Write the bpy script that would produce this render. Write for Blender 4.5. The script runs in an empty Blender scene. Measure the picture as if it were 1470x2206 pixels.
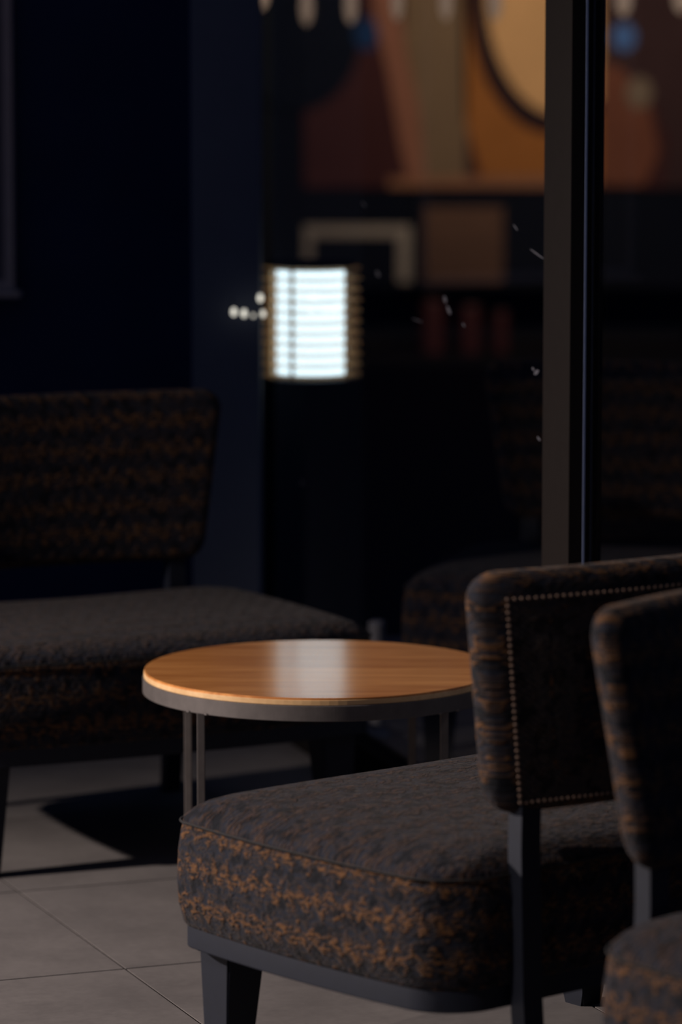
import bpy, bmesh, math, random
from mathutils import Vector, Matrix
random.seed(7)
sc = bpy.context.scene
C = sc.collection
W, H = 1470, 2206
F = 135.0 / 36.0 * H            # focal length in pixels
CAMZ = 1.5
PITCH = math.atan((H / 2 - 65) / F)

# ------------------------------------------------------------------ camera
cam_d = bpy.data.cameras.new('camera')
cam = bpy.data.objects.new('camera', cam_d)
C.objects.link(cam)
cam.location = (0, 0, CAMZ)
cam.rotation_euler = (math.pi / 2 - PITCH, 0, 0)
cam_d.sensor_fit = 'VERTICAL'
cam_d.sensor_height = 36
cam_d.sensor_width = 24
cam_d.lens = 135
cam_d.clip_end = 100
cam_d.dof.use_dof = True
cam_d.dof.focus_distance = 5.85
cam_d.dof.aperture_fstop = 2.8
sc.camera = cam

# ------------------------------------------------------------------ world
wd = bpy.data.worlds.new('world')
sc.world = wd
wd.use_nodes = True
wd.node_tree.nodes['Background'].inputs[0].default_value = (0.24, 0.42, 1.0, 1)
wd.node_tree.nodes['Background'].inputs[1].default_value = 0.055
vs = sc.view_settings
vs.view_transform = 'Standard'
vs.look = 'None'
vs.gamma = 1
vs.exposure = 0
vs.use_curve_mapping = False


def spot(name, loc, target, power, col, ang, blend, size):
    d = bpy.data.lights.new(name, 'SPOT')
    d.energy = power
    d.color = col
    d.spot_size = math.radians(ang)
    d.spot_blend = blend
    d.shadow_soft_size = size
    o = bpy.data.objects.new(name, d)
    C.objects.link(o)
    o.location = loc
    o.rotation_euler = (Vector(target) - Vector(loc)).to_track_quat('-Z', 'Y').to_euler()
    return o


spot('wall_spot', (-3.2, 5.6, 1.75), (-0.1, 5.5, 0.2), 690, (1.0, 0.87, 0.80), 84, 1.0, 0.04)
spot('ceiling_spot', (-2.3, 3.3, 2.7), (0.25, 4.95, 0.65), 250, (1.0, 0.86, 0.76), 32, 1.0, 0.04)
spot('ceiling_spot', (1.0, 15.58, 3.4), (0.95, 19.0, 1.63), 400, (1.0, 0.80, 0.58), 84, 1.0, 0.1)


# ------------------------------------------------------------------ pixel helpers
def ray(x, y):
    v = Vector(((x - W / 2) / F, 1.0, -(y - H / 2) / F))
    c, s = math.cos(PITCH), math.sin(PITCH)
    return Vector((v.x, v.y * c + v.z * s, -v.y * s + v.z * c))


def at(x, y, Y):                  # point seen at a pixel on the plane at distance Y
    r = ray(x, y)
    return Vector((0, 0, CAMZ)) + r * (Y / r.y)


# ------------------------------------------------------------------ node helpers
def mat(name):
    m = bpy.data.materials.new(name)
    m.use_nodes = True
    nt = m.node_tree
    b = nt.nodes['Principled BSDF']
    return m, nt, b


def nd(nt, t, **kw):
    n = nt.nodes.new(t)
    for k, v in kw.items():
        if k.startswith('i_'):
            n.inputs[int(k[2:])].default_value = v
        else:
            setattr(n, k, v)
    return n


def mth(nt, op, a, b=None, c=None, clamp=False):
    n = nt.nodes.new('ShaderNodeMath')
    n.operation = op
    n.use_clamp = clamp
    for i, v in enumerate((a, b, c)):
        if v is None:
            continue
        if isinstance(v, (int, float)):
            n.inputs[i].default_value = v
        else:
            nt.links.new(v, n.inputs[i])
    return n.outputs[0]


def mixc(nt, fac, a, b):
    n = nt.nodes.new('ShaderNodeMix')
    n.data_type = 'RGBA'
    for sock, v in ((n.inputs[0], fac), (n.inputs[6], a), (n.inputs[7], b)):
        if isinstance(v, (int, float)):
            sock.default_value = v
        elif isinstance(v, tuple):
            sock.default_value = v + (1,) if len(v) == 3 else v
        else:
            nt.links.new(v, sock)
    return n.outputs[2]


def noise(nt, vec, scale, detail=2, rough=0.5):
    n = nd(nt, 'ShaderNodeTexNoise')
    n.inputs['Scale'].default_value = scale
    n.inputs['Detail'].default_value = detail
    n.inputs['Roughness'].default_value = rough
    if vec is not None:
        nt.links.new(vec, n.inputs['Vector'])
    return n.outputs[0]


def smooth(nt, x, lo, hi):
    n = nt.nodes.new('ShaderNodeMapRange')
    n.interpolation_type = 'SMOOTHSTEP'
    nt.links.new(x, n.inputs[0])
    n.inputs[1].default_value = lo
    n.inputs[2].default_value = hi
    return n.outputs[0]


def bump(nt, b, h, strength, dist=0.001):
    n = nt.nodes.new('ShaderNodeBump')
    n.inputs['Strength'].default_value = strength
    n.inputs['Distance'].default_value = dist
    nt.links.new(h, n.inputs['Height'])
    nt.links.new(n.outputs[0], b.inputs['Normal'])


def mapping(nt, src, scale, loc=(0, 0, 0)):
    n = nt.nodes.new('ShaderNodeMapping')
    n.inputs['Scale'].default_value = scale
    n.inputs['Location'].default_value = loc
    nt.links.new(src, n.inputs['Vector'])
    return n.outputs[0]


def plain(name, col, rough=0.5, metal=0.0, var=0.15, scale=30.0, bmp=0.0, spec=0.5):
    m, nt, b = mat(name)
    tc = nd(nt, 'ShaderNodeTexCoord')
    n = noise(nt, tc.outputs['Object'], scale, 4, 0.6)
    lo = tuple(c * (1 - var) for c in col)
    hi = tuple(c * (1 + var) for c in col)
    nt.links.new(mixc(nt, n, lo, hi), b.inputs['Base Color'])
    b.inputs['Roughness'].default_value = rough
    b.inputs['Metallic'].default_value = metal
    b.inputs['Specular IOR Level'].default_value = spec
    if bmp:
        bump(nt, b, n, bmp)
    return m


def emit(name, col, strength):
    m, nt, b = mat(name)
    tc = nd(nt, 'ShaderNodeTexCoord')
    n = noise(nt, tc.outputs['Object'], 8.0, 2, 0.5)
    nt.links.new(mixc(nt, n, tuple(c * 0.94 for c in col), col), b.inputs['Emission Color'])
    b.inputs['Emission Strength'].default_value = strength
    b.inputs['Base Color'].default_value = (0.6, 0.58, 0.5, 1)
    b.inputs['Roughness'].default_value = 0.6
    return m


def fabric(name, base, brown, orange, amt=1.0):
    m, nt, b = mat(name)
    uv = nd(nt, 'ShaderNodeUVMap').outputs[0]
    sep = nd(nt, 'ShaderNodeSeparateXYZ')
    nt.links.new(uv, sep.inputs[0])
    u, v = sep.outputs[0], sep.outputs[1]
    wob = noise(nt, mapping(nt, uv, (1, 1, 1)), 55, 2)
    zig = mth(nt, 'MULTIPLY', mth(nt, 'PINGPONG', mth(nt, 'ADD', u, 10.0), 0.0160), 0.95)
    s = mth(nt, 'ADD', mth(nt, 'ADD', v, zig), mth(nt, 'MULTIPLY', wob, 0.034))
    wave = mth(nt, 'SINE', mth(nt, 'MULTIPLY', s, 2 * math.pi / 0.054))
    band = smooth(nt, wave, -0.45, 0.5)
    fl = noise(nt, mapping(nt, uv, (78, 165, 1)), 1.0, 2, 0.6)
    fl = smooth(nt, fl, 0.40, 0.60)
    fl2 = noise(nt, mapping(nt, uv, (90, 160, 1), (3, 7, 0)), 1.0, 2, 0.6)
    fl2 = smooth(nt, fl2, 0.42, 0.62)
    spots = noise(nt, mapping(nt, uv, (45, 42, 1), (1, 2, 0)), 1.0, 1, 0.5)
    ground = mixc(nt, fl2, base, brown)
    ground = mixc(nt, smooth(nt, spots, 0.50, 0.62), ground, tuple(c * 0.38 for c in base))
    brk = smooth(nt, noise(nt, mapping(nt, uv, (38, 60, 1), (5, 1, 0)), 1.0, 2, 0.5), 0.30, 0.52)
    amt_ = mth(nt, 'MULTIPLY', mth(nt, 'SUBTRACT', 1.0, mth(nt, 'MULTIPLY', mth(nt, 'GREATER_THAN', v, 2.0), 0.72)), amt)  # same cloth, less orange on seat top: grazing sheen put into the colour
    fac = mth(nt, 'MULTIPLY', mth(nt, 'MULTIPLY', mth(nt, 'MULTIPLY', band, fl), brk), amt_, clamp=True)
    nt.links.new(mixc(nt, fac, ground, orange), b.inputs['Base Color'])
    b.inputs['Roughness'].default_value = 0.9
    b.inputs['Specular IOR Level'].default_value = 0.15
    b.inputs['Sheen Weight'].default_value = 0.06
    b.inputs['Sheen Roughness'].default_value = 0.5
    b.inputs['Sheen Tint'].default_value = (0.8, 0.72, 0.66, 1)
    hgt = mth(nt, 'ADD', mth(nt, 'MULTIPLY', fl, band), mth(nt, 'MULTIPLY', fl2, 0.5))
    bump(nt, b, hgt, 0.9, 0.0025)
    return m


def wood(name, c1, c2, rough, coat):
    m, nt, b = mat(name)
    tc = nd(nt, 'ShaderNodeTexCoord')
    g = noise(nt, mapping(nt, tc.outputs['Object'], (2.2, 26, 26)), 1.0, 5, 0.65)
    f = noise(nt, mapping(nt, tc.outputs['Object'], (7, 190, 190)), 1.0, 3, 0.6)
    big = noise(nt, mapping(nt, tc.outputs['Object'], (1.2, 5, 5)), 1.0, 2, 0.5)
    t = mth(nt, 'ADD', mth(nt, 'MULTIPLY', g, 0.6), mth(nt, 'ADD', mth(nt, 'MULTIPLY', f, 0.22), mth(nt, 'MULTIPLY', big, 0.3)))
    nt.links.new(mixc(nt, smooth(nt, t, 0.45, 0.68), c1, c2), b.inputs['Base Color'])
    b.inputs['Roughness'].default_value = 0.5
    b.inputs['Coat Weight'].default_value = coat
    b.inputs['Coat Roughness'].default_value = rough
    b.inputs['Coat IOR'].default_value = 1.85
    bump(nt, b, mth(nt, 'ADD', g, f), 0.12, 0.0006)
    return m


def tilemat():
    m, nt, b = mat('stone_tile')
    tc = nd(nt, 'ShaderNodeTexCoord')
    oi = nd(nt, 'ShaderNodeObjectInfo')
    off = nt.nodes.new('ShaderNodeVectorMath')
    off.operation = 'ADD'
    nt.links.new(tc.outputs['Object'], off.inputs[0])
    sc3 = nt.nodes.new('ShaderNodeVectorMath')
    sc3.operation = 'SCALE'
    sc3.inputs[0].default_value = (17, 31, 0)
    nt.links.new(oi.outputs['Random'], sc3.inputs['Scale'])
    nt.links.new(sc3.outputs[0], off.inputs[1])
    a = noise(nt, off.outputs[0], 5, 5, 0.6)
    c = noise(nt, off.outputs[0], 60, 4, 0.7)
    t = mth(nt, 'ADD', mth(nt, 'MULTIPLY', a, 0.7), mth(nt, 'MULTIPLY', c, 0.3))
    nt.links.new(mixc(nt, smooth(nt, t, 0.3, 0.7), (0.115, 0.104, 0.101), (0.168, 0.152, 0.146)), b.inputs['Base Color'])
    b.inputs['Roughness'].default_value = 0.62
    b.inputs['Specular IOR Level'].default_value = 0.3
    bump(nt, b, c, 0.12, 0.0008)
    return m


def glassmat():
    m = bpy.data.materials.new('window_glass')
    m.use_nodes = True
    nt = m.node_tree
    nt.nodes.clear()
    out = nd(nt, 'ShaderNodeOutputMaterial')
    tr = nd(nt, 'ShaderNodeBsdfTransparent')
    tr.inputs[0].default_value = (0.94, 0.95, 0.96, 1)
    gl = nd(nt, 'ShaderNodeBsdfGlossy')
    gl.inputs['Roughness'].default_value = 0.02
    geo = nd(nt, 'ShaderNodeNewGeometry')
    dt = nt.nodes.new('ShaderNodeVectorMath')
    dt.operation = 'DOT_PRODUCT'
    nt.links.new(geo.outputs['Normal'], dt.inputs[0])
    nt.links.new(geo.outputs['Incoming'], dt.inputs[1])
    one = mth(nt, 'SUBTRACT', 1.0, mth(nt, 'ABSOLUTE', dt.outputs['Value']))
    refl = mth(nt, 'MULTIPLY_ADD', mth(nt, 'POWER', one, 5.0), 0.75, 0.03)
    mx = nd(nt, 'ShaderNodeMixShader')
    nt.links.new(refl, mx.inputs[0])
    nt.links.new(tr.outputs[0], mx.inputs[1])
    nt.links.new(gl.outputs[0], mx.inputs[2])
    nt.links.new(mx.outputs[0], out.inputs[0])
    return m


def louvremat():
    m = bpy.data.materials.new('louvre_acrylic')
    m.use_nodes = True
    nt = m.node_tree
    nt.nodes.clear()
    out = nd(nt, 'ShaderNodeOutputMaterial')
    tr = nd(nt, 'ShaderNodeBsdfTransparent')
    tr.inputs[0].default_value = (1.0, 0.90, 0.76, 1)
    tl = nd(nt, 'ShaderNodeBsdfTranslucent')
    df = nd(nt, 'ShaderNodeBsdfDiffuse')
    tc = nd(nt, 'ShaderNodeTexCoord')
    c = mixc(nt, noise(nt, tc.outputs['Object'], 30), (0.62, 0.42, 0.24), (0.74, 0.52, 0.32))
    nt.links.new(c, tl.inputs[0])
    nt.links.new(c, df.inputs[0])
    m1 = nd(nt, 'ShaderNodeMixShader')
    m1.inputs[0].default_value = 0.5
    nt.links.new(tl.outputs[0], m1.inputs[1])
    nt.links.new(df.outputs[0], m1.inputs[2])
    m2 = nd(nt, 'ShaderNodeMixShader')
    m2.inputs[0].default_value = 0.75
    nt.links.new(tr.outputs[0], m2.inputs[1])
    nt.links.new(m1.outputs[0], m2.inputs[2])
    nt.links.new(m2.outputs[0], out.inputs[0])
    return m


M = {
    'tile': tilemat(),
    'grout': plain('grout', (0.012, 0.010, 0.010), 0.95, 0, 0.15, 30, 0, 0.05),
    'fabric': fabric('seat_fabric', (0.0105, 0.0130, 0.022), (0.027, 0.0185, 0.0165), (0.105, 0.048, 0.019)),
    'panel': fabric('back_panel_fabric', (0.034, 0.030, 0.032), (0.055, 0.042, 0.036), (0.07, 0.045, 0.03), 0.5),
    'piping': plain('piping_fabric', (0.012, 0.011, 0.012), 0.95, 0, 0.5, 90),
    'frame': plain('dark_frame', (0.0062, 0.0085, 0.0175), 0.6, 0, 0.25, 60, 0, 0.35),
    'nail': plain('nail_brass', (0.20, 0.135, 0.105), 0.5, 0.7, 0.2, 200),
    'wood': wood('table_wood', (0.52, 0.180, 0.036), (0.84, 0.36, 0.098), 0.15, 1.0),
    'ply': wood('ply_edge', (0.66, 0.40, 0.18), (0.80, 0.53, 0.27), 0.4, 0.2),
    'steel': plain('raw_steel', (0.115, 0.10, 0.095), 0.6, 0.4, 0.3, 45, 0.1),
    'glass': glassmat(),
    'mullion': plain('mullion_paint', (0.0095, 0.0075, 0.007), 0.75, 0, 0.15, 40, 0, 0.08),
    'strip': plain('aluminium_strip', (0.20, 0.25, 0.40), 0.4, 0.0, 0.1, 40),
    'pillar': plain('pillar_paint', (0.080, 0.095, 0.14), 0.8, 0, 0.12, 14),
    'navy': plain('navy_wall_paint', (0.016, 0.026, 0.075), 0.85, 0, 0.25, 6, 0.05, 0.2),
    'black': plain('black_paint', (0.006, 0.0075, 0.013), 0.8, 0, 0.2, 30, 0, 0.04),
    'boardframe': plain('board_frame', (0.42, 0.33, 0.31), 0.6, 0, 0.15, 40),
    'board': plain('board_panel', (0.14, 0.11, 0.12), 0.7, 0, 0.2, 10),
    'lampglow': emit('lamp_diffuser', (0.78, 1.0, 1.10), 2.4),
    'louvre': louvremat(),
    'lampcap': plain('lamp_brass', (0.42, 0.30, 0.17), 0.5, 0.2, 0.1, 60),
    'bulb': emit('pendant_bulb', (1.0, 0.66, 0.44), 0.26),
    'fairy': emit('fairy_bulb', (1.0, 0.95, 0.82), 1.1),
    'dust': plain('dust', (0.06, 0.06, 0.075), 0.9),
}


# ------------------------------------------------------------------ object helpers
def link(name, me, m, parent=None, smooth_shade=False):
    o = bpy.data.objects.new(name, me)
    C.objects.link(o)
    if m is not None and not me.materials:
        me.materials.append(M[m] if isinstance(m, str) else m)
    if parent is not None:
        o.parent = parent
    if smooth_shade:
        for p in me.polygons:
            p.use_smooth = True
    return o


def from_bm(name, bm, m, parent=None, sm=False):
    bmesh.ops.recalc_face_normals(bm, faces=bm.faces)
    me = bpy.data.meshes.new(name)
    bm.to_mesh(me)
    bm.free()
    return link(name, me, m, parent, sm)


def thing(name, label, cat, loc=(0, 0, 0), rz=0.0, group=None):
    o = bpy.data.objects.new(name, None)
    C.objects.link(o)
    o.empty_display_size = 0.1
    o.location = loc
    o.rotation_euler = (0, 0, rz)
    tag(o, label, cat, group)
    return o


def tag(o, label, cat, group=None):
    o['label'] = label
    o['category'] = cat
    if group:
        o['group'] = group
    return o


def struct(o, label=None):
    o['kind'] = 'structure'
    if label:
        o['label'] = label
    return o


def add_box(bm, lo, hi, mtx=None, bev=0.0):
    r = bmesh.ops.create_cube(bm, size=1)
    vs_ = r['verts']
    lo, hi = Vector(lo), Vector(hi)
    for v in vs_:
        v.co = Vector([lo[i] + (v.co[i] + 0.5) * (hi[i] - lo[i]) for i in range(3)])
    if bev:
        es = list({e for v in vs_ for e in v.link_edges})
        r2 = bmesh.ops.bevel(bm, geom=es, offset=bev, segments=2, affect='EDGES', profile=0.6)
        vs_ = [v for v in bm.verts if v.is_valid and (v in r2['verts'] or v in vs_)]
    if mtx is not None:
        bmesh.ops.transform(bm, matrix=mtx, verts=[v for v in vs_ if v.is_valid])


def box(name, lo, hi, m, parent=None, bev=0.0):
    bm = bmesh.new()
    add_box(bm, lo, hi, None, bev)
    return from_bm(name, bm, m, parent)


def lathe(bm, prof, n=64, loc=(0, 0, 0)):
    rings = []
    for r, z in prof:
        if r < 1e-6:
            rings.append([bm.verts.new((loc[0], loc[1], loc[2] + z))])
        else:
            rings.append([bm.verts.new((loc[0] + r * math.cos(2 * math.pi * i / n), loc[1] + r * math.sin(2 * math.pi * i / n), loc[2] + z)) for i in range(n)])
    for a, b in zip(rings, rings[1:]):
        for i in range(n):
            j = (i + 1) % n
            if len(a) == 1:
                bm.faces.new((a[0], b[i], b[j]))
            elif len(b) == 1:
                bm.faces.new((a[i], a[j], b[0]))
            else:
                bm.faces.new((a[i], a[j], b[j], b[i]))


def tube(bm, pts, r, n=8):
    pts = [Vector(p) for p in pts]
    rings = []
    for i, p in enumerate(pts):
        d = (pts[min(i + 1, len(pts) - 1)] - pts[max(i - 1, 0)]).normalized()
        a = d.orthogonal().normalized()
        b = d.cross(a)
        rings.append([bm.verts.new(p + r * (math.cos(2 * math.pi * k / n) * a + math.sin(2 * math.pi * k / n) * b)) for k in range(n)])
    for A, B in zip(rings, rings[1:]):
        for k in range(n):
            bm.faces.new((A[k], A[(k + 1) % n], B[(k + 1) % n], B[k]))
    bm.faces.new(rings[0][::-1])
    bm.faces.new(rings[-1])


def rounded(hw, hh, r, seg=8, sub=12):
    """closed outline of a rounded rectangle, counter-clockwise"""
    pts = []
    r0, r1 = r if isinstance(r, tuple) else (r, r)      # radius at the +y and at the -y corners
    cs = [(hw - r0, hh - r0, 0, r0), (-hw + r0, hh - r0, 90, r0), (-hw + r1, -hh + r1, 180, r1), (hw - r1, -hh + r1, 270, r1)]
    for i, (cx, cy, a0, r) in enumerate(cs):
        for k in range(seg + 1):
            a = math.radians(a0 + 90 * k / seg)
            pts.append((cx + r * math.cos(a), cy + r * math.sin(a)))
        nx = cs[(i + 1) % 4]
        a1 = math.radians(nx[2])
        e = (nx[0] + nx[3] * math.cos(a1), nx[1] + nx[3] * math.sin(a1))
        s = pts[-1]
        for k in range(1, sub):
            t = k / sub
            pts.append((s[0] + (e[0] - s[0]) * t, s[1] + (e[1] - s[1]) * t))
    return pts


# ------------------------------------------------------------------ the setting
# floor: slab of grout with 60 cm stone tiles laid on it, turned like the grout lines in view
def ground(x, y):
    r = ray(x, y)
    return Vector((0, 0, CAMZ)) - r * (CAMZ / r.z)


_d = ground(430, 2200) - ground(0, 1890)
_c = ground(270, 2085) - ground(0, 2110)
TA = (math.atan2(_c.y, _c.x) + math.atan2(_d.x, -_d.y)) / 2
floor = struct(box('floor', (-6, -1.0, -0.06), (6, 20.0, -0.0016), 'grout'), 'grey stone tile floor')
org = ground(270, 2087)
ax = Vector((math.cos(TA), math.sin(TA), 0))
ay = Vector((-math.sin(TA), math.cos(TA), 0))
bm = bmesh.new()
add_box(bm, (0.0022, 0.0022, -0.012), (0.5978, 0.5978, 0))
tile0 = None
for i in range(-6, 7):
    for j in range(-7, 9):
        p = org + ax * (0.6 * i) + ay * (0.6 * j)
        c = p + (ax + ay) * 0.3
        if not (-2.9 < c.x < 2.6 and 2.6 < c.y < 9.6):
            continue
        if tile0 is None:
            tile0 = from_bm('tile', bm, 'tile', floor)
            o = tile0
        else:
            o = tile0.copy()
            C.objects.link(o)
            o.parent = floor
        o.location = p
        o.rotation_euler = (0, 0, TA)

# glass partition: runs from the near mullion back and left to the pillar
GA = Vector((0.3390, 6.43, 0))
GB = Vector((-0.17, 8.24, 0))
g = (GB - GA).normalized()
n = Vector((g.y, -g.x, 0))            # to the right of g: away from the room


def gmtx(p):
    m = Matrix.Identity(4)
    m.col[0][:3] = n
    m.col[1][:3] = g
    m.col[3][:3] = p
    return m


def gbox(name, lo, hi, m, parent=None, bev=0.0, base=GA):
    bm = bmesh.new()
    add_box(bm, lo, hi, None, bev)
    o = from_bm(name, bm, m, parent)
    if parent is None:
        o.matrix_world = gmtx(base)
    return o


ML = 0.137                             # mullion depth along the glass
mul = struct(gbox('trim_1', (0, -ML, 0), (0.0575, 0, 2.9), 'mullion', None, 0.0015), 'dark brown metal mullion between the two glass panes')
gbox('strip', (0.024, -ML - 0.0025, 0.0), (0.0275, -ML + 0.001, 2.9), 'strip', mul)
LEN = (GB - GA).length
w1 = struct(gbox('window_1', (0.026, 0.0, 0.09), (0.032, LEN, 2.9), 'glass'), 'large dark glass pane left of the mullion')
w2 = struct(gbox('window_2', (0.026, -ML - 2.6, 0.09), (0.032, -ML, 2.9), 'glass'), 'dark glass pane right of the mullion')
struct(gbox('trim_2', (0.0, 0.0, 0.0), (0.0575, LEN, 0.09), 'mullion', None, 0.002), 'dark bottom rail of the left glass pane')
struct(gbox('trim_3', (0.0, -ML - 2.6, 0.0), (0.0575, -ML, 0.09), 'mullion', None, 0.002), 'dark bottom rail of the right glass pane')
# dust and scratches on the pane
bm = bmesh.new()
for (x, y, L, a, wd_) in [(1158, 547, 36, 0.5, 3.5), (815, 590, 14, 1.1, 9), (960, 645, 16, 1.4, 7), (785, 440, 14, 0.9, 5), (968, 668, 20, 1.2, 7),
                          (1157, 802, 16, 2.2, 7), (1150, 795, 8, 1.0, 5), (1162, 945, 10, 0.8, 5), (652, 1040, 12, 1.4, 5), (1112, 490, 16, 0.9, 3), (1000, 700, 8, 1, 4), (900, 690, 24, 0.1, 2)]:
    r = ray(x, y)
    P0 = GA + n * 0.026
    t = (P0 - Vector((0, 0, CAMZ))).dot(n) / r.dot(n)
    q = Vector((0, 0, CAMZ)) + r * t - P0
    cy, cz = q.dot(g), q.z
    px = q.length and (Vector((0, 0, CAMZ)) + r * t).y / F
    fs = abs(r.normalized().dot(n))
    pts = []
    for k in range(8):
        th = 2 * math.pi * k / 8
        ex, ez = L / 2 * math.cos(th), wd_ / 2 * math.sin(th)
        sx, sy = ex * math.cos(a) - ez * math.sin(a), ex * math.sin(a) + ez * math.cos(a)
        pts.append(bm.verts.new((0.0252, cy - sx * px / max(fs, 0.2), cz - sy * px)))
    bm.faces.new(pts)
o = from_bm('dust_specks', bm, 'dust', w1)
o['kind'] = 'stuff'

# pillar at the far end of the glass
bm = bmesh.new()
add_box(bm, (-0.319, 8.17, 0), (-0.172, 8.36, 2.9), None, 0.006)
struct(from_bm('trim_4', bm, 'pillar'), 'grey blue square pillar at the far end of the glass')
# dark wall left of the pillar
struct(box('wall_left', (-3.2, 8.62, 0), (-0.30, 8.75, 2.9), 'navy'), 'dark navy wall behind the left chair')
# back wall of the space beyond the glass
struct(box('wall_back', (-4.0, 19.0, 0), (6.0, 19.15, 3.7), 'black'), 'dark wall far behind the glass')

# ------------------------------------------------------------------ chair
SW, SD = 0.420, 0.2865                 # half width and half depth of the seat
BZ0, BZ1 = 0.468, 0.800               # backrest bottom and top
PLAN = rounded(SW - 0.012, SD, (0.075, 0.034), 8, 14)
PLAN = [(x * (1 + 0.045 * (1 - (y / SD) ** 2)) * (1 - 0.02 * y / SD), y - 0.0165 - (0.030 * (1 - (x / SW) ** 2) if y < -0.2 else 0.0)) for x, y in PLAN]


def loft(name, plan, rings, m, top_from=None, topuv=True):
    """rings: (scale, inset, z). UV in metres: sides by arc length and height, top flat"""
    bm = bmesh.new()
    uvl = bm.loops.layers.uv.new('UVMap')
    N = len(plan)
    arc = [0.0]
    for i in range(N):
        a, b = plan[i], plan[(i + 1) % N]
        arc.append(arc[-1] + math.hypot(b[0] - a[0], b[1] - a[1]))
    vr = []
    for s, ins, z in rings:
        ring = []
        for (x, y) in plan:
            L = math.hypot(x, y)
            k = max(0.0, s * (1 - ins / L))
            ring.append(bm.verts.new((x * k, y * k, z)))
        vr.append(ring)
    vlen = [0.0]
    for (a, b) in zip(rings, rings[1:]):
        vlen.append(vlen[-1] + math.hypot((a[0] - b[0]) * 0.33 - (a[1] - b[1]), a[2] - b[2]))
    for ri in range(len(vr) - 1):
        A, B = vr[ri], vr[ri + 1]
        for i in range(N):
            j = (i + 1) % N
            f = bm.faces.new((A[i], A[j], B[j], B[i]))
            f.smooth = True
            if top_from is not None and ri >= top_from:
                for lp in f.loops:
                    lp[uvl].uv = (lp.vert.co.x * 0.9 + 2.0, lp.vert.co.y * 0.9 + 3.0)
            else:
                for lp, (uu, vv) in zip(f.loops, ((arc[i], vlen[ri]), (arc[i + 1], vlen[ri]), (arc[i + 1], vlen[ri + 1]), (arc[i], vlen[ri + 1]))):
                    lp[uvl].uv = (uu, vv)
    for ring, rev in ((vr[0], True), (vr[-1], False)):
        f = bm.faces.new(ring[::-1] if rev else ring)
        for lp in f.loops:
            lp[uvl].uv = (lp.vert.co.x + 2, lp.vert.co.y + 3)
    me = bpy.data.meshes.new(name)
    bm.to_mesh(me)
    bm.free()
    return me


def back_map(s, z, t):
    """backrest: s across, z height, t thickness (+ = towards the rear)"""
    x = s * (1 + 0.17 * (z - BZ0) / 0.320)
    y = 0.300 - 0.40 * x * x + 0.11 * (z - BZ0) + t
    return (x, y, z)


def backrest_mesh(name):
    hw, hh = 0.320, (BZ1 - BZ0) / 2
    zc = (BZ0 + BZ1) / 2
    outl = rounded(hw, hh, 0.038, 6, 12)
    T = 0.027
    prof = []                          # (inset, t): from the rear centre round the edge to the front centre
    for k in range(9):
        a = math.pi * k / 8
        prof.append((0.020 * (1 - math.sin(a)), T * math.cos(a) * 0.98))
    rings = [(s, 0.020, T + 0.004 * (1 - s)) for s in (0.05, 0.3, 0.55, 0.8, 0.93)] + [(1.0, i, t) for i, t in prof] + [(s, 0.020, -T - 0.014 * (1 - s * s)) for s in (0.93, 0.8, 0.55, 0.3, 0.05)]
    bm = bmesh.new()
    uvl = bm.loops.layers.uv.new('UVMap')
    N = len(outl)
    vr = []
    for s, ins, t in rings:
        ring = []
        for (x, z) in outl:
            kx = max(0.0, (abs(x) - ins)) * s * (1 if x > 0 else -1)
            kz = max(0.0, (abs(z) - ins)) * s * (1 if z > 0 else -1)
            ring.append(bm.verts.new(back_map(kx, zc + kz, t)))
        vr.append(ring)
    for ri in range(len(vr) - 1):
        A, B = vr[ri], vr[ri + 1]
        for i in range(N):
            j = (i + 1) % N
            f = bm.faces.new((A[i], A[j], B[j], B[i]))
            f.smooth = True
            for lp in f.loops:
                c = lp.vert.co
                lp[uvl].uv = (c.x + c.y * 0.8 + 5, c.z)
    for ring in (vr[0], vr[-1]):
        f = bm.faces.new(ring)
        f.smooth = True
        for lp in f.loops:
            c = lp.vert.co
            lp[uvl].uv = (c.x + c.y * 0.8 + 5, c.z)
    bmesh.ops.recalc_face_normals(bm, faces=bm.faces)
    me = bpy.data.meshes.new(name)
    bm.to_mesh(me)
    bm.free()
    return me


def panel_mesh():
    """rear panel inside the row of nails"""
    bm = bmesh.new()
    uvl = bm.loops.layers.uv.new('UVMap')
    nx, nz = 28, 8
    x0, z0, z1 = 0.291, BZ0 + 0.018, BZ1 - 0.036
    gv = []
    for t in (0.018, 0.0278):
        gv.append([[bm.verts.new(back_map(-x0 + 2 * x0 * i / nx, z0 + (z1 - z0) * k / nz, t)) for i in range(nx + 1)] for k in range(nz + 1)])
    for k in range(nz):
        for i in range(nx):
            bm.faces.new((gv[1][k][i], gv[1][k][i + 1], gv[1][k + 1][i + 1], gv[1][k + 1][i]))
    rim = [(0, i) for i in range(nx)] + [(k, nx) for k in range(nz)] + [(nz, i) for i in range(nx, 0, -1)] + [(k, 0) for k in range(nz, 0, -1)]
    for a, b in zip(rim, rim[1:] + rim[:1]):
        bm.faces.new((gv[0][a[0]][a[1]], gv[0][b[0]][b[1]], gv[1][b[0]][b[1]], gv[1][a[0]][a[1]]))
    for f in bm.faces:
        for lp in f.loops:
            c = lp.vert.co
            lp[uvl].uv = (c.x + 3, c.z)
    bmesh.ops.recalc_face_normals(bm, faces=bm.faces)
    me = bpy.data.meshes.new('back_panel')
    bm.to_mesh(me)
    bm.free()
    return me


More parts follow.
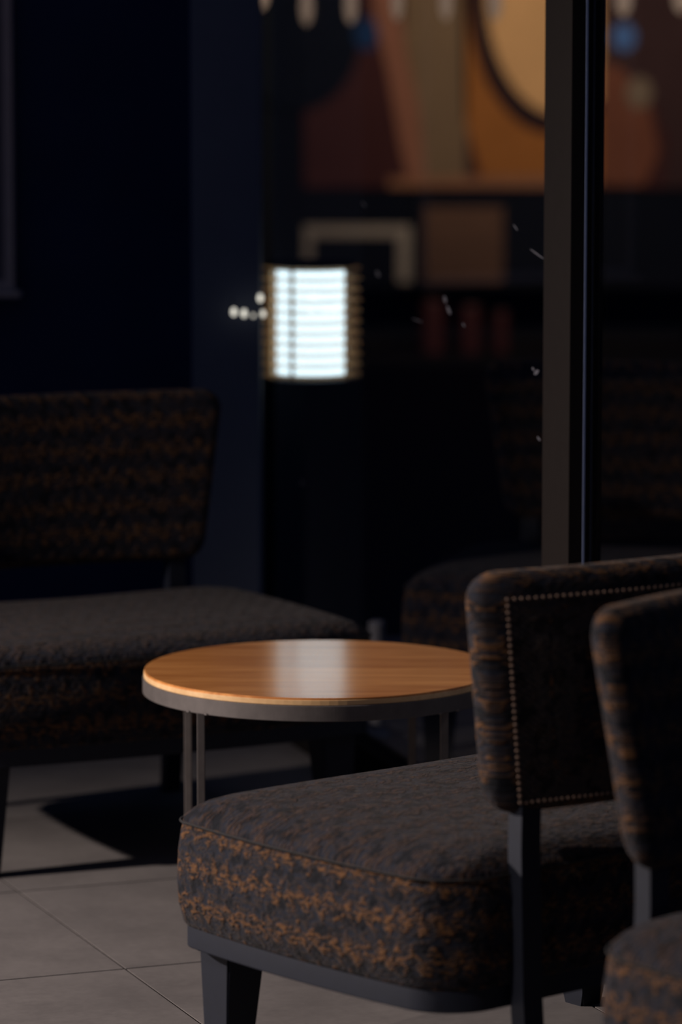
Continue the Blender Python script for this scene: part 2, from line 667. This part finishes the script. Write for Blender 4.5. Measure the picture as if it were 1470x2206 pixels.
def nails_mesh():
    bm = bmesh.new()
    x0, z0, z1 = 0.291, BZ0 + 0.018, BZ1 - 0.036
    pts = []
    stp = 0.0089
    nxn, nzn = int(2 * x0 / stp), int((z1 - z0) / stp)
    for i in range(nxn + 1):
        for z in (z0, z1):
            pts.append((-x0 + 2 * x0 * i / nxn, z))
    for k in range(1, nzn):
        for s in (-1, 1):
            pts.append((s * x0, z0 + (z1 - z0) * k / nzn))
    for (s, z) in pts:
        c = Vector(back_map(s, z, 0.0274))
        rad = 0.0031
        ctr = bm.verts.new(c + Vector((0, 0.0030, 0)))
        r1 = [bm.verts.new(c + Vector((rad * 0.72 * math.cos(a), 0.0020, rad * 0.72 * math.sin(a)))) for a in [k * math.pi / 3 for k in range(6)]]
        r2 = [bm.verts.new(c + Vector((rad * math.cos(a), -0.001, rad * math.sin(a)))) for a in [k * math.pi / 3 for k in range(6)]]
        for k in range(6):
            j = (k + 1) % 6
            bm.faces.new((ctr, r1[j], r1[k]))
            bm.faces.new((r1[k], r1[j], r2[j], r2[k]))
    bmesh.ops.recalc_face_normals(bm, faces=bm.faces)
    me = bpy.data.meshes.new('nailhead_trim')
    bm.to_mesh(me)
    bm.free()
    for p in me.polygons:
        p.use_smooth = True
    return me


def front_leg_mesh(sx):
    bm = bmesh.new()
    cx, cy = sx * 0.345, -0.256
    rings = []
    for z, h in ((0.0, 0.021), (0.02, 0.0225), (0.215, 0.036)):
        rings.append([bm.verts.new((cx + a * h + sx * (0.036 - h) * 0.4, cy + b * h - (0.036 - h) * 0.4, z)) for a, b in ((-1, -1), (1, -1), (1, 1), (-1, 1))])
    for A, B in zip(rings, rings[1:]):
        for k in range(4):
            bm.faces.new((A[k], A[(k + 1) % 4], B[(k + 1) % 4], B[k]))
    bm.faces.new(rings[0][::-1])
    bm.faces.new(rings[-1])
    es = [e for e in bm.edges if abs(e.verts[0].co.z - e.verts[1].co.z) > 0.01]
    bmesh.ops.bevel(bm, geom=es, offset=0.004, segments=2, affect='EDGES')
    bmesh.ops.recalc_face_normals(bm, faces=bm.faces)
    me = bpy.data.meshes.new('leg')
    bm.to_mesh(me)
    bm.free()
    return me


def post_mesh(sx):
    bm = bmesh.new()
    x = sx * 0.271
    secs = [(0.0, 0.315), (0.05, 0.310), (0.22, 0.296), (0.42, 0.290), (0.53, 0.292)]
    rings = []
    for z, y in secs:
        rings.append([bm.verts.new((x + a * 0.0175, y + b * 0.013 - 0.012, z)) for a, b in ((-1, -1), (1, -1), (1, 1), (-1, 1))])
    for A, B in zip(rings, rings[1:]):
        for k in range(4):
            bm.faces.new((A[k], A[(k + 1) % 4], B[(k + 1) % 4], B[k]))
    bm.faces.new(rings[0][::-1])
    bm.faces.new(rings[-1])
    bmesh.ops.recalc_face_normals(bm, faces=bm.faces)
    me = bpy.data.meshes.new('rear_leg')
    bm.to_mesh(me)
    bm.free()
    return me


def seam_mesh():
    bm = bmesh.new()
    pts = [(x * 1.0015, y * 1.0015, 0.3855) for x, y in PLAN]
    N = len(pts)
    k = 6
    rings = []
    for (x, y, z) in pts:
        d = Vector((x, y, 0)).normalized()
        rings.append([bm.verts.new(Vector((x, y, z)) + 0.0016 * (math.cos(2 * math.pi * i / k) * d + math.sin(2 * math.pi * i / k) * Vector((0, 0, 1)))) for i in range(k)])
    for a in range(N):
        A, B = rings[a], rings[(a + 1) % N]
        for i in range(k):
            bm.faces.new((A[i], A[(i + 1) % k], B[(i + 1) % k], B[i]))
    bmesh.ops.recalc_face_normals(bm, faces=bm.faces)
    me = bpy.data.meshes.new('piping')
    bm.to_mesh(me)
    bm.free()
    for p in me.polygons:
        p.use_smooth = True
    return me


seat_rings = [(1, 0.010, 0.232), (1, 0.003, 0.240), (1, -0.004, 0.268), (1, -0.006, 0.30), (1, -0.004, 0.345), (1, 0.0, 0.372), (1, 0.003, 0.3835), (1, 0.003, 0.3865),
              (1, 0.004, 0.391), (1, 0.016, 0.4005), (1, 0.036, 0.410), (1, 0.064, 0.417), (1, 0.10, 0.421), (0.6, 0.02, 0.424), (0.4, 0.01, 0.4255), (0.2, 0.0, 0.426), (0.03, 0, 0.4262)]
CH = {
    'seat': loft('seat', PLAN, seat_rings, 'fabric', 7),
    'rail': loft('seat_frame', PLAN, [(1, 0.016, 0.2030), (1, 0.0095, 0.2032), (1, 0.0086, 0.2042), (1, 0.0085, 0.2055), (1, 0.0085, 0.2345), (1, 0.0086, 0.2360), (1, 0.0095, 0.2368), (1, 0.03, 0.2370)], 'frame'),
    'seam': seam_mesh(), 'back': backrest_mesh('backrest'), 'panel': panel_mesh(), 'nails': nails_mesh(),
    'fl': [front_leg_mesh(-1), front_leg_mesh(1)], 'rl': [post_mesh(-1), post_mesh(1)],
}


def chair(label, theta, anchor, world, group='patterned lounge chairs'):
    """anchor: local point (x, y); world: where it stands"""
    th = math.radians(theta)
    ax_, ay_ = anchor
    wx = world[0] - (ax_ * math.cos(th) - ay_ * math.sin(th))
    wy = world[1] - (ax_ * math.sin(th) + ay_ * math.cos(th))
    t = thing('lounge_chair', label, 'chair', (wx, wy, 0), th, group)
    s = link('seat', CH['seat'], 'fabric', t)
    link('piping', CH['seam'], 'piping', s)
    link('seat_frame', CH['rail'], 'frame', t)
    b = link('backrest', CH['back'], 'fabric', t)
    link('back_panel', CH['panel'], 'panel', b)
    nl = link('nailhead_trim', CH['nails'], 'nail', b)
    nl['kind'] = 'stuff'
    for k in (0, 1):
        link('leg', CH['fl'][k], 'frame', t)
        link('rear_leg', CH['rl'][k], 'frame', t)
    return t


chair('brown patterned lounge chair with nail-trimmed back, in front of the round table', -140.2, (0.400, -0.30), (-0.225, 5.38))
chair('blurred nearest lounge chair cut off by the right edge, facing right', 42, (-0.395, 0.245), (0.318, 4.58))
chair('dark lounge chair behind the round table at left, facing the table', 27, (0.400, -0.30), (0.050, 7.03))
chair('very dim lounge chair on the far side of the glass, right of the lit lamp', -14, (-0.405, -0.28), (0.140, 7.66))

# ------------------------------------------------------------------ side table
TX, TY, TZ, TR = -0.034, 6.40, 0.432, 0.299
tb = thing('side_table', 'small round side table with orange wood top and steel frame', 'table', (TX, TY, 0), 0)
bm = bmesh.new()
lathe(bm, [(0, -0.004), (TR - 0.004, -0.004), (TR - 0.001, -0.0035), (TR - 0.001, -0.0008), (TR - 0.002, 0.0), (TR - 0.03, 0.0), (0, 0.0)], 128)
o = from_bm('tabletop', bm, 'wood', tb)
o.location = (0, 0, TZ)
bm = bmesh.new()
lathe(bm, [(0, -0.012), (TR - 0.001, -0.012), (TR, -0.011), (TR, -0.0035), (TR - 0.001, -0.003), (0, -0.003)], 128)
o = from_bm('edge_band', bm, 'ply', tb)
o.location = (0, 0, TZ - 0.0005)
o['label'] = 'pale plywood edge'
bm = bmesh.new()
lathe(bm, [(TR - 0.012, -0.0125), (TR + 0.001, -0.0125), (TR + 0.002, -0.0135), (TR + 0.002, -0.0375), (TR + 0.001, -0.0385), (TR - 0.012, -0.0385), (TR - 0.012, -0.0125)], 320)
o = from_bm('rim', bm, 'steel', tb)
o.location = (0, 0, TZ)
LEGS = [(-0.195, -0.218), (0.203, -0.205), (-0.232, 0.172), (0.159, 0.240)]
for (lx, ly) in LEGS:
    ang = math.atan2(LEGS[1][1] - LEGS[0][1], LEGS[1][0] - LEGS[0][0])
    bm = bmesh.new()
    add_box(bm, (-0.0066, -0.012, 0.0), (0.0066, 0.012, TZ - 0.037), Matrix.Translation((lx, ly, 0)) @ Matrix.Rotation(ang, 4, 'Z'), 0.0012)
    from_bm('leg', bm, 'steel', tb)
for a, b in ((0, 2), (1, 3)):
    A, B = Vector(LEGS[a] + (0,)), Vector(LEGS[b] + (0,))
    d = (B - A)
    bm = bmesh.new()
    add_box(bm, (0.0, -0.006, TZ - 0.0465), (d.length, 0.006, TZ - 0.0385), Matrix.Translation(A) @ Matrix.Rotation(math.atan2(d.y, d.x), 4, 'Z'), 0.001)
    from_bm('cross_bar', bm, 'steel', tb)
# weld blobs under the rim
for (lx, ly) in LEGS[:2]:
    for q in (-0.02, 0.02):
        bm = bmesh.new()
        bmesh.ops.create_icosphere(bm, subdivisions=2, radius=0.0035)
        a = math.atan2(ly, lx) + q / TR
        o = from_bm('weld', bm, 'steel', tb, True)
        o.location = ((TR + 0.0005) * math.cos(a), (TR + 0.0005) * math.sin(a), TZ - 0.0375)
        o.scale = (1.4, 1.4, 0.7)

# ------------------------------------------------------------------ louvred lamp beyond the glass
LY = 8.8
lp = at(672, 690, LY)
z_top, z_bot = at(672, 577, LY).z, at(672, 806, LY).z
la = thing('bollard_lamp', 'lit white lamp with stacked louvre rings on a dark column behind the glass', 'lamp', (lp.x, LY, 0), 0.35)
bm = bmesh.new()
lathe(bm, [(0, z_bot), (0.0807, z_bot), (0.0807, z_top), (0, z_top)], 64)
o = from_bm('diffuser', bm, 'lampglow', la, False)
NR = 11
ring_me = None
for k in range(NR):
    z = z_bot + (z_top - z_bot) * (k + 0.0) / (NR - 1)
    if ring_me is None:
        bm = bmesh.new()
        R0, R1 = 0.0845, 0.113
        lathe(bm, [(R0, -0.0045), (R0, 0.0045), (R1, 0.001), (R1, -0.001), (R0, -0.0045)], 64)
        o = from_bm('louvre', bm, 'louvre', la)
        ring_me = o
    else:
        o = ring_me.copy()
        C.objects.link(o)
        o.parent = la
    o.location = (0, 0, z)
for a in (80, 170, 221.5, 308):
    bm = bmesh.new()
    a = math.radians(a)
    lathe(bm, [(0, z_bot - 0.01), (0.0045, z_bot - 0.01), (0.0045, z_top + 0.008), (0, z_top + 0.008)], 12, (0.093 * math.cos(a), 0.093 * math.sin(a), 0))
    from_bm('rod', bm, 'lampcap', la)
bm = bmesh.new()
lathe(bm, [(0, z_top + 0.004), (0.100, z_top + 0.004), (0.104, z_top + 0.006), (0.100, z_top + 0.016), (0.03, z_top + 0.020), (0, z_top + 0.020)], 48)
from_bm('cap', bm, 'black', la)
bm = bmesh.new()
lathe(bm, [(0, 0), (0.135, 0), (0.135, 0.012), (0.113, 0.02), (0.113, z_bot - 0.012), (0.110, z_bot - 0.008), (0, z_bot - 0.008)], 48)
from_bm('column', bm, 'black', la)

# ------------------------------------------------------------------ small lights on the pillar
fl = thing('fairy_lights', 'short string of tiny white lights hanging by the grey pillar', 'string lights', (-0.17, 8.13, 0), 0)
pts = []
for (x, y) in [(500, 640), (504, 672), (526, 675), (546, 680), (567, 676), (561, 642)]:
    p = at(x, y, 8.13)
    pts.append(p - Vector((-0.17, 8.13, 0)))
bm = bmesh.new()
tube(bm, pts, 0.0010, 6)
from_bm('wire', bm, 'black', fl)
for p, r in zip(pts[1:], (0.0070, 0.0070, 0.0035, 0.0060, 0.0070)):
    bm = bmesh.new()
    bmesh.ops.create_icosphere(bm, subdivisions=2, radius=r)
    o = from_bm('bulb', bm, 'fairy', fl, True)
    o.location = p
    o.scale = (0.8, 0.8, 1.25)

# ------------------------------------------------------------------ framed board on the left wall
p0 = at(32, 625, 8.60)
bd = thing('framed_board', 'brown framed board on the dark wall, cut off by the left edge', 'board', (p0.x - 0.3, 8.61, p0.z), 0)
zt = 1.15
box('panel', (-0.28, -0.012, 0.02), (0.28, 0.0, zt - 0.02), 'board', bd)
for nm, lo, hi in (('frame_side', (0.279, -0.03, 0), (0.30, 0.0, zt)), ('frame_side', (-0.30, -0.03, 0), (-0.279, 0.0, zt)),
                   ('frame_bottom', (-0.279, -0.03, 0), (0.279, 0.0, 0.022)), ('frame_top', (-0.279, -0.03, zt - 0.022), (0.279, 0.0, zt))):
    box(nm, lo, hi, 'boardframe', bd, 0.002)
box('ledge', (-0.31, -0.05, -0.014), (0.315, 0.0, 0.0), 'boardframe', bd, 0.003)

# ------------------------------------------------------------------ mural on the back wall
def patch(name, px, col, depth, parent, rough=0.8):
    pts = [at(x, y, 18.97) for x, y in px]
    base = parent.location
    bm = bmesh.new()
    a = [bm.verts.new((p.x - base.x, 18.985 - depth - base.y, p.z - base.z)) for p in pts]
    b = [bm.verts.new((p.x - base.x, 18.995 - base.y, p.z - base.z)) for p in pts]
    bm.faces.new(a)
    bm.faces.new(b[::-1])
    for i in range(len(a)):
        j = (i + 1) % len(a)
        bm.faces.new((a[i], b[i], b[j], a[j]))
    m = plain(name + '_paint', col, rough, 0, 0.22, 5, 0, 0.04)
    return from_bm(name, bm, m, parent)


def ell(cx, cy, rx, ry, n_=40):
    return [(cx + rx * math.cos(2 * math.pi * k / n_), cy + ry * math.sin(2 * math.pi * k / n_)) for k in range(n_)]


mc = at(1100, 405, 18.99)
mu = thing('wall_mural', 'abstract warm coloured mural glowing on the wall beyond the glass', 'mural', (mc.x, 18.99, mc.z), 0)
patch('ground_panel', [(655, -330), (1900, -330), (1900, 404), (655, 404)], (0.060, 0.022, 0.022), 0.002, mu)
patch('dark_disc', ell(640, 60, 140, 180), (0.006, 0.008, 0.014), 0.004, mu)
patch('orange_field', [(985, -330), (1300, -330), (1300, 392), (1040, 392), (1000, 250)], (0.36, 0.135, 0.035), 0.004, mu)
patch('pale_band', [(780, -330), (850, -330), (852, -60), (872, 90), (905, 240), (918, 392), (880, 392), (860, 300), (836, 160), (808, 40)], (0.30, 0.13, 0.085), 0.006, mu)
patch('tan_field', [(868, -330), (1010, -330), (1005, 392), (912, 392), (900, 250), (872, 80)], (0.21, 0.140, 0.085), 0.004, mu)
patch('dark_ring', ell(1195, -10, 185, 300), (0.030, 0.016, 0.018), 0.007, mu)
patch('cream_oval', ell(1212, -20, 165, 270), (0.74, 0.43, 0.20), 0.009, mu)
patch('base_line', [(838, 384), (1290, 376), (1290, 404), (838, 404)], (0.30, 0.14, 0.08), 0.009, mu)
patch('brown_shape', [(1295, 130), (1345, 150), (1400, 230), (1420, 330), (1390, 400), (1295, 400)], (0.17, 0.062, 0.038), 0.011, mu)
patch('pale_spot', ell(1378, 200, 28, 34), (0.20, 0.15, 0.11), 0.013, mu)
patch('blue_spot', ell(1345, 80, 26, 30), (0.08, 0.17, 0.42), 0.013, mu)
patch('blue_spot', ell(790, 72, 26, 36), (0.016, 0.045, 0.13), 0.010, mu)
patch('plum_field', [(1298, -330), (1900, -330), (1900, 404), (1430, 404), (1440, 300), (1400, 200), (1298, 170)], (0.050, 0.027, 0.028), 0.010, mu)

# ------------------------------------------------------------------ shelf with boxes under the mural
SY = 18.0
q0, q1 = at(640, 606, SY), at(1500, 606, SY)
sh = thing('low_shelf', 'low dark shelf under the mural beyond the glass', 'shelf', ((q0.x + q1.x) / 2, SY, 0), 0)
hw_ = (q1.x - q0.x) / 2
zt_ = q0.z
z2 = at(900, 768, SY).z
box('top', (-hw_, -0.12, zt_ - 0.025), (hw_, 0.20, zt_), 'black', sh, 0.002)
box('shelf_board', (-hw_ + 0.02, -0.12, z2 - 0.02), (hw_ - 0.02, 0.20, z2), 'black', sh, 0.002)
for s in (-1, 1):
    box('end_panel', (s * hw_ - 0.012 - s * 0.012, -0.12, 0), (s * hw_ + 0.012 - s * 0.012, 0.20, zt_ - 0.025), 'black', sh, 0.002)
box('back_panel', (-hw_ + 0.02, 0.19, 0.1), (hw_ - 0.02, 0.20, zt_ - 0.025), 'black', sh)
pale = plain('pale_wood', (0.36, 0.30, 0.255), 0.7, 0, 0.15, 9)
brown = plain('crate_brown', (0.12, 0.055, 0.030), 0.8, 0, 0.25, 9)
red = plain('dark_red_tin', (0.085, 0.022, 0.020), 0.5, 0, 0.2, 20)


def at_px(x0, y0, x1, y1, Y):
    a, b = at(x0, y1, Y), at(x1, y0, Y)
    return a.x, b.x, a.z, b.z


x0, x1, z0, z1 = at_px(655, 488, 886, 606, SY - 0.10)
bx = thing('display_frame', 'pale open wooden frame standing on the low shelf above the lamp', 'frame', ((x0 + x1) / 2, SY - 0.05, zt_), 0)
h_ = z1 - zt_
w_ = (x1 - x0) / 2
box('top_rail', (-w_, -0.03, h_ - 0.050), (w_, 0.03, h_), pale, bx, 0.003)
box('upright', (w_ - 0.062, -0.03, 0), (w_, 0.03, h_ - 0.050), pale, bx, 0.003)
box('upright', (-w_, -0.03, 0), (-w_ + 0.040, 0.03, h_ - 0.050), pale, bx, 0.003)
x0, x1, z0, z1 = at_px(915, 448, 1085, 606, SY - 0.10)
cr = thing('crate', 'brown wooden crate on the low shelf under the mural', 'crate', ((x0 + x1) / 2, SY - 0.02, zt_), 0)
w_, h_ = (x1 - x0) / 2, z1 - zt_
for k in range(4):
    za, zb = h_ * k / 4 + 0.002, h_ * (k + 1) / 4 - 0.004
    box('slat', (-w_, -0.085, za), (w_, -0.075, zb), brown, cr)
    box('slat', (-w_, 0.075, za), (w_, 0.085, zb), brown, cr)
for s in (-1, 1):
    box('end_board', (s * w_ - 0.006 - s * 0.006, -0.075, 0), (s * w_ + 0.006 - s * 0.006, 0.075, h_), brown, cr)
box('bottom', (-w_ + 0.012, -0.075, 0.002), (w_ - 0.012, 0.075, 0.012), brown, cr)
for k, (xa, xb, y0_, lab) in enumerate([(908, 958, 640, 'leftmost dark red tin on the lower board of the low shelf'), (992, 1036, 652, 'middle dark red tin on the lower board of the low shelf'),
                                        (1064, 1096, 664, 'narrowest dark red tin, rightmost on the low shelf')]):
    x0, x1, z0, z1 = at_px(xa, y0_, xb, 768, SY - 0.06)
    t = thing('tin', lab, 'tin', ((x0 + x1) / 2, SY - 0.04, z2), 0, 'tins on the low shelf')
    r, h_ = (x1 - x0) / 2, z1 - z2
    bm = bmesh.new()
    lathe(bm, [(0, 0), (r, 0), (r, h_ - 0.02), (r * 0.9, h_ - 0.012), (0, h_ - 0.012)], 24)
    from_bm('body', bm, red, t)
    bm = bmesh.new()
    lathe(bm, [(0, h_ - 0.012), (r * 0.93, h_ - 0.012), (r * 0.93, h_), (0, h_ + 0.002)], 24)
    from_bm('lid', bm, 'black', t)

# ------------------------------------------------------------------ pendants hanging beyond the glass
order = ['leftmost', 'second', 'third', 'fourth', 'fifth', 'sixth', 'seventh', 'eighth']
for k, (x, y, w_) in enumerate([(563, 20, 30), (661, 55, 26), (756, 52, 26), (856, 45, 24), (961, 45, 26), (1067, 45, 28), (1344, 36, 36), (1468, 30, 36)]):
    p = at(x, y, 12.5)
    lab = ('leftmost hanging bulb above the lamp, beyond the glass' if k == 0 else '%s hanging bulb from the left in the row beyond the glass' % order[k])
    t = thing('pendant_bulb', lab, 'bulb', p, 0, 'row of hanging bulbs beyond the glass')
    r = w_ / 2 * 12.5 / F
    bm = bmesh.new()
    lathe(bm, [(0, 0), (r * 0.5, 0.010), (r * 0.85, 0.028), (r, 0.055), (r * 0.92, 0.085), (r * 0.6, 0.115), (r * 0.4, 0.125), (0, 0.125)], 24)
    from_bm('bulb', bm, 'bulb', t, True)
    bm = bmesh.new()
    lathe(bm, [(0, 0.12), (r * 0.55, 0.12), (r * 0.55, 0.16), (r * 0.2, 0.17), (0, 0.17)], 16)
    from_bm('socket', bm, 'black', t)
    bm = bmesh.new()
    tube(bm, [(0, 0, 0.165), (0, 0, 2.9 - p.z)], 0.002, 6)
    from_bm('cord', bm, 'black', t)

# ------------------------------------------------------------------ short post by the lamp
p = at(812, 1338, 8.1)
bm = bmesh.new()
lathe(bm, [(0, 0), (0.028, 0), (0.028, 0.006), (0.015, 0.012), (0.0175, p.z - 0.004), (0.014, p.z), (0, p.z)], 24)
o = from_bm('floor_post', bm, plain('post_grey', (0.5, 0.46, 0.46), 0.6), None, False)
o.location = (p.x, 8.1, 0)
tag(o, 'short grey post on the floor behind the table, right of the lamp column', 'post')
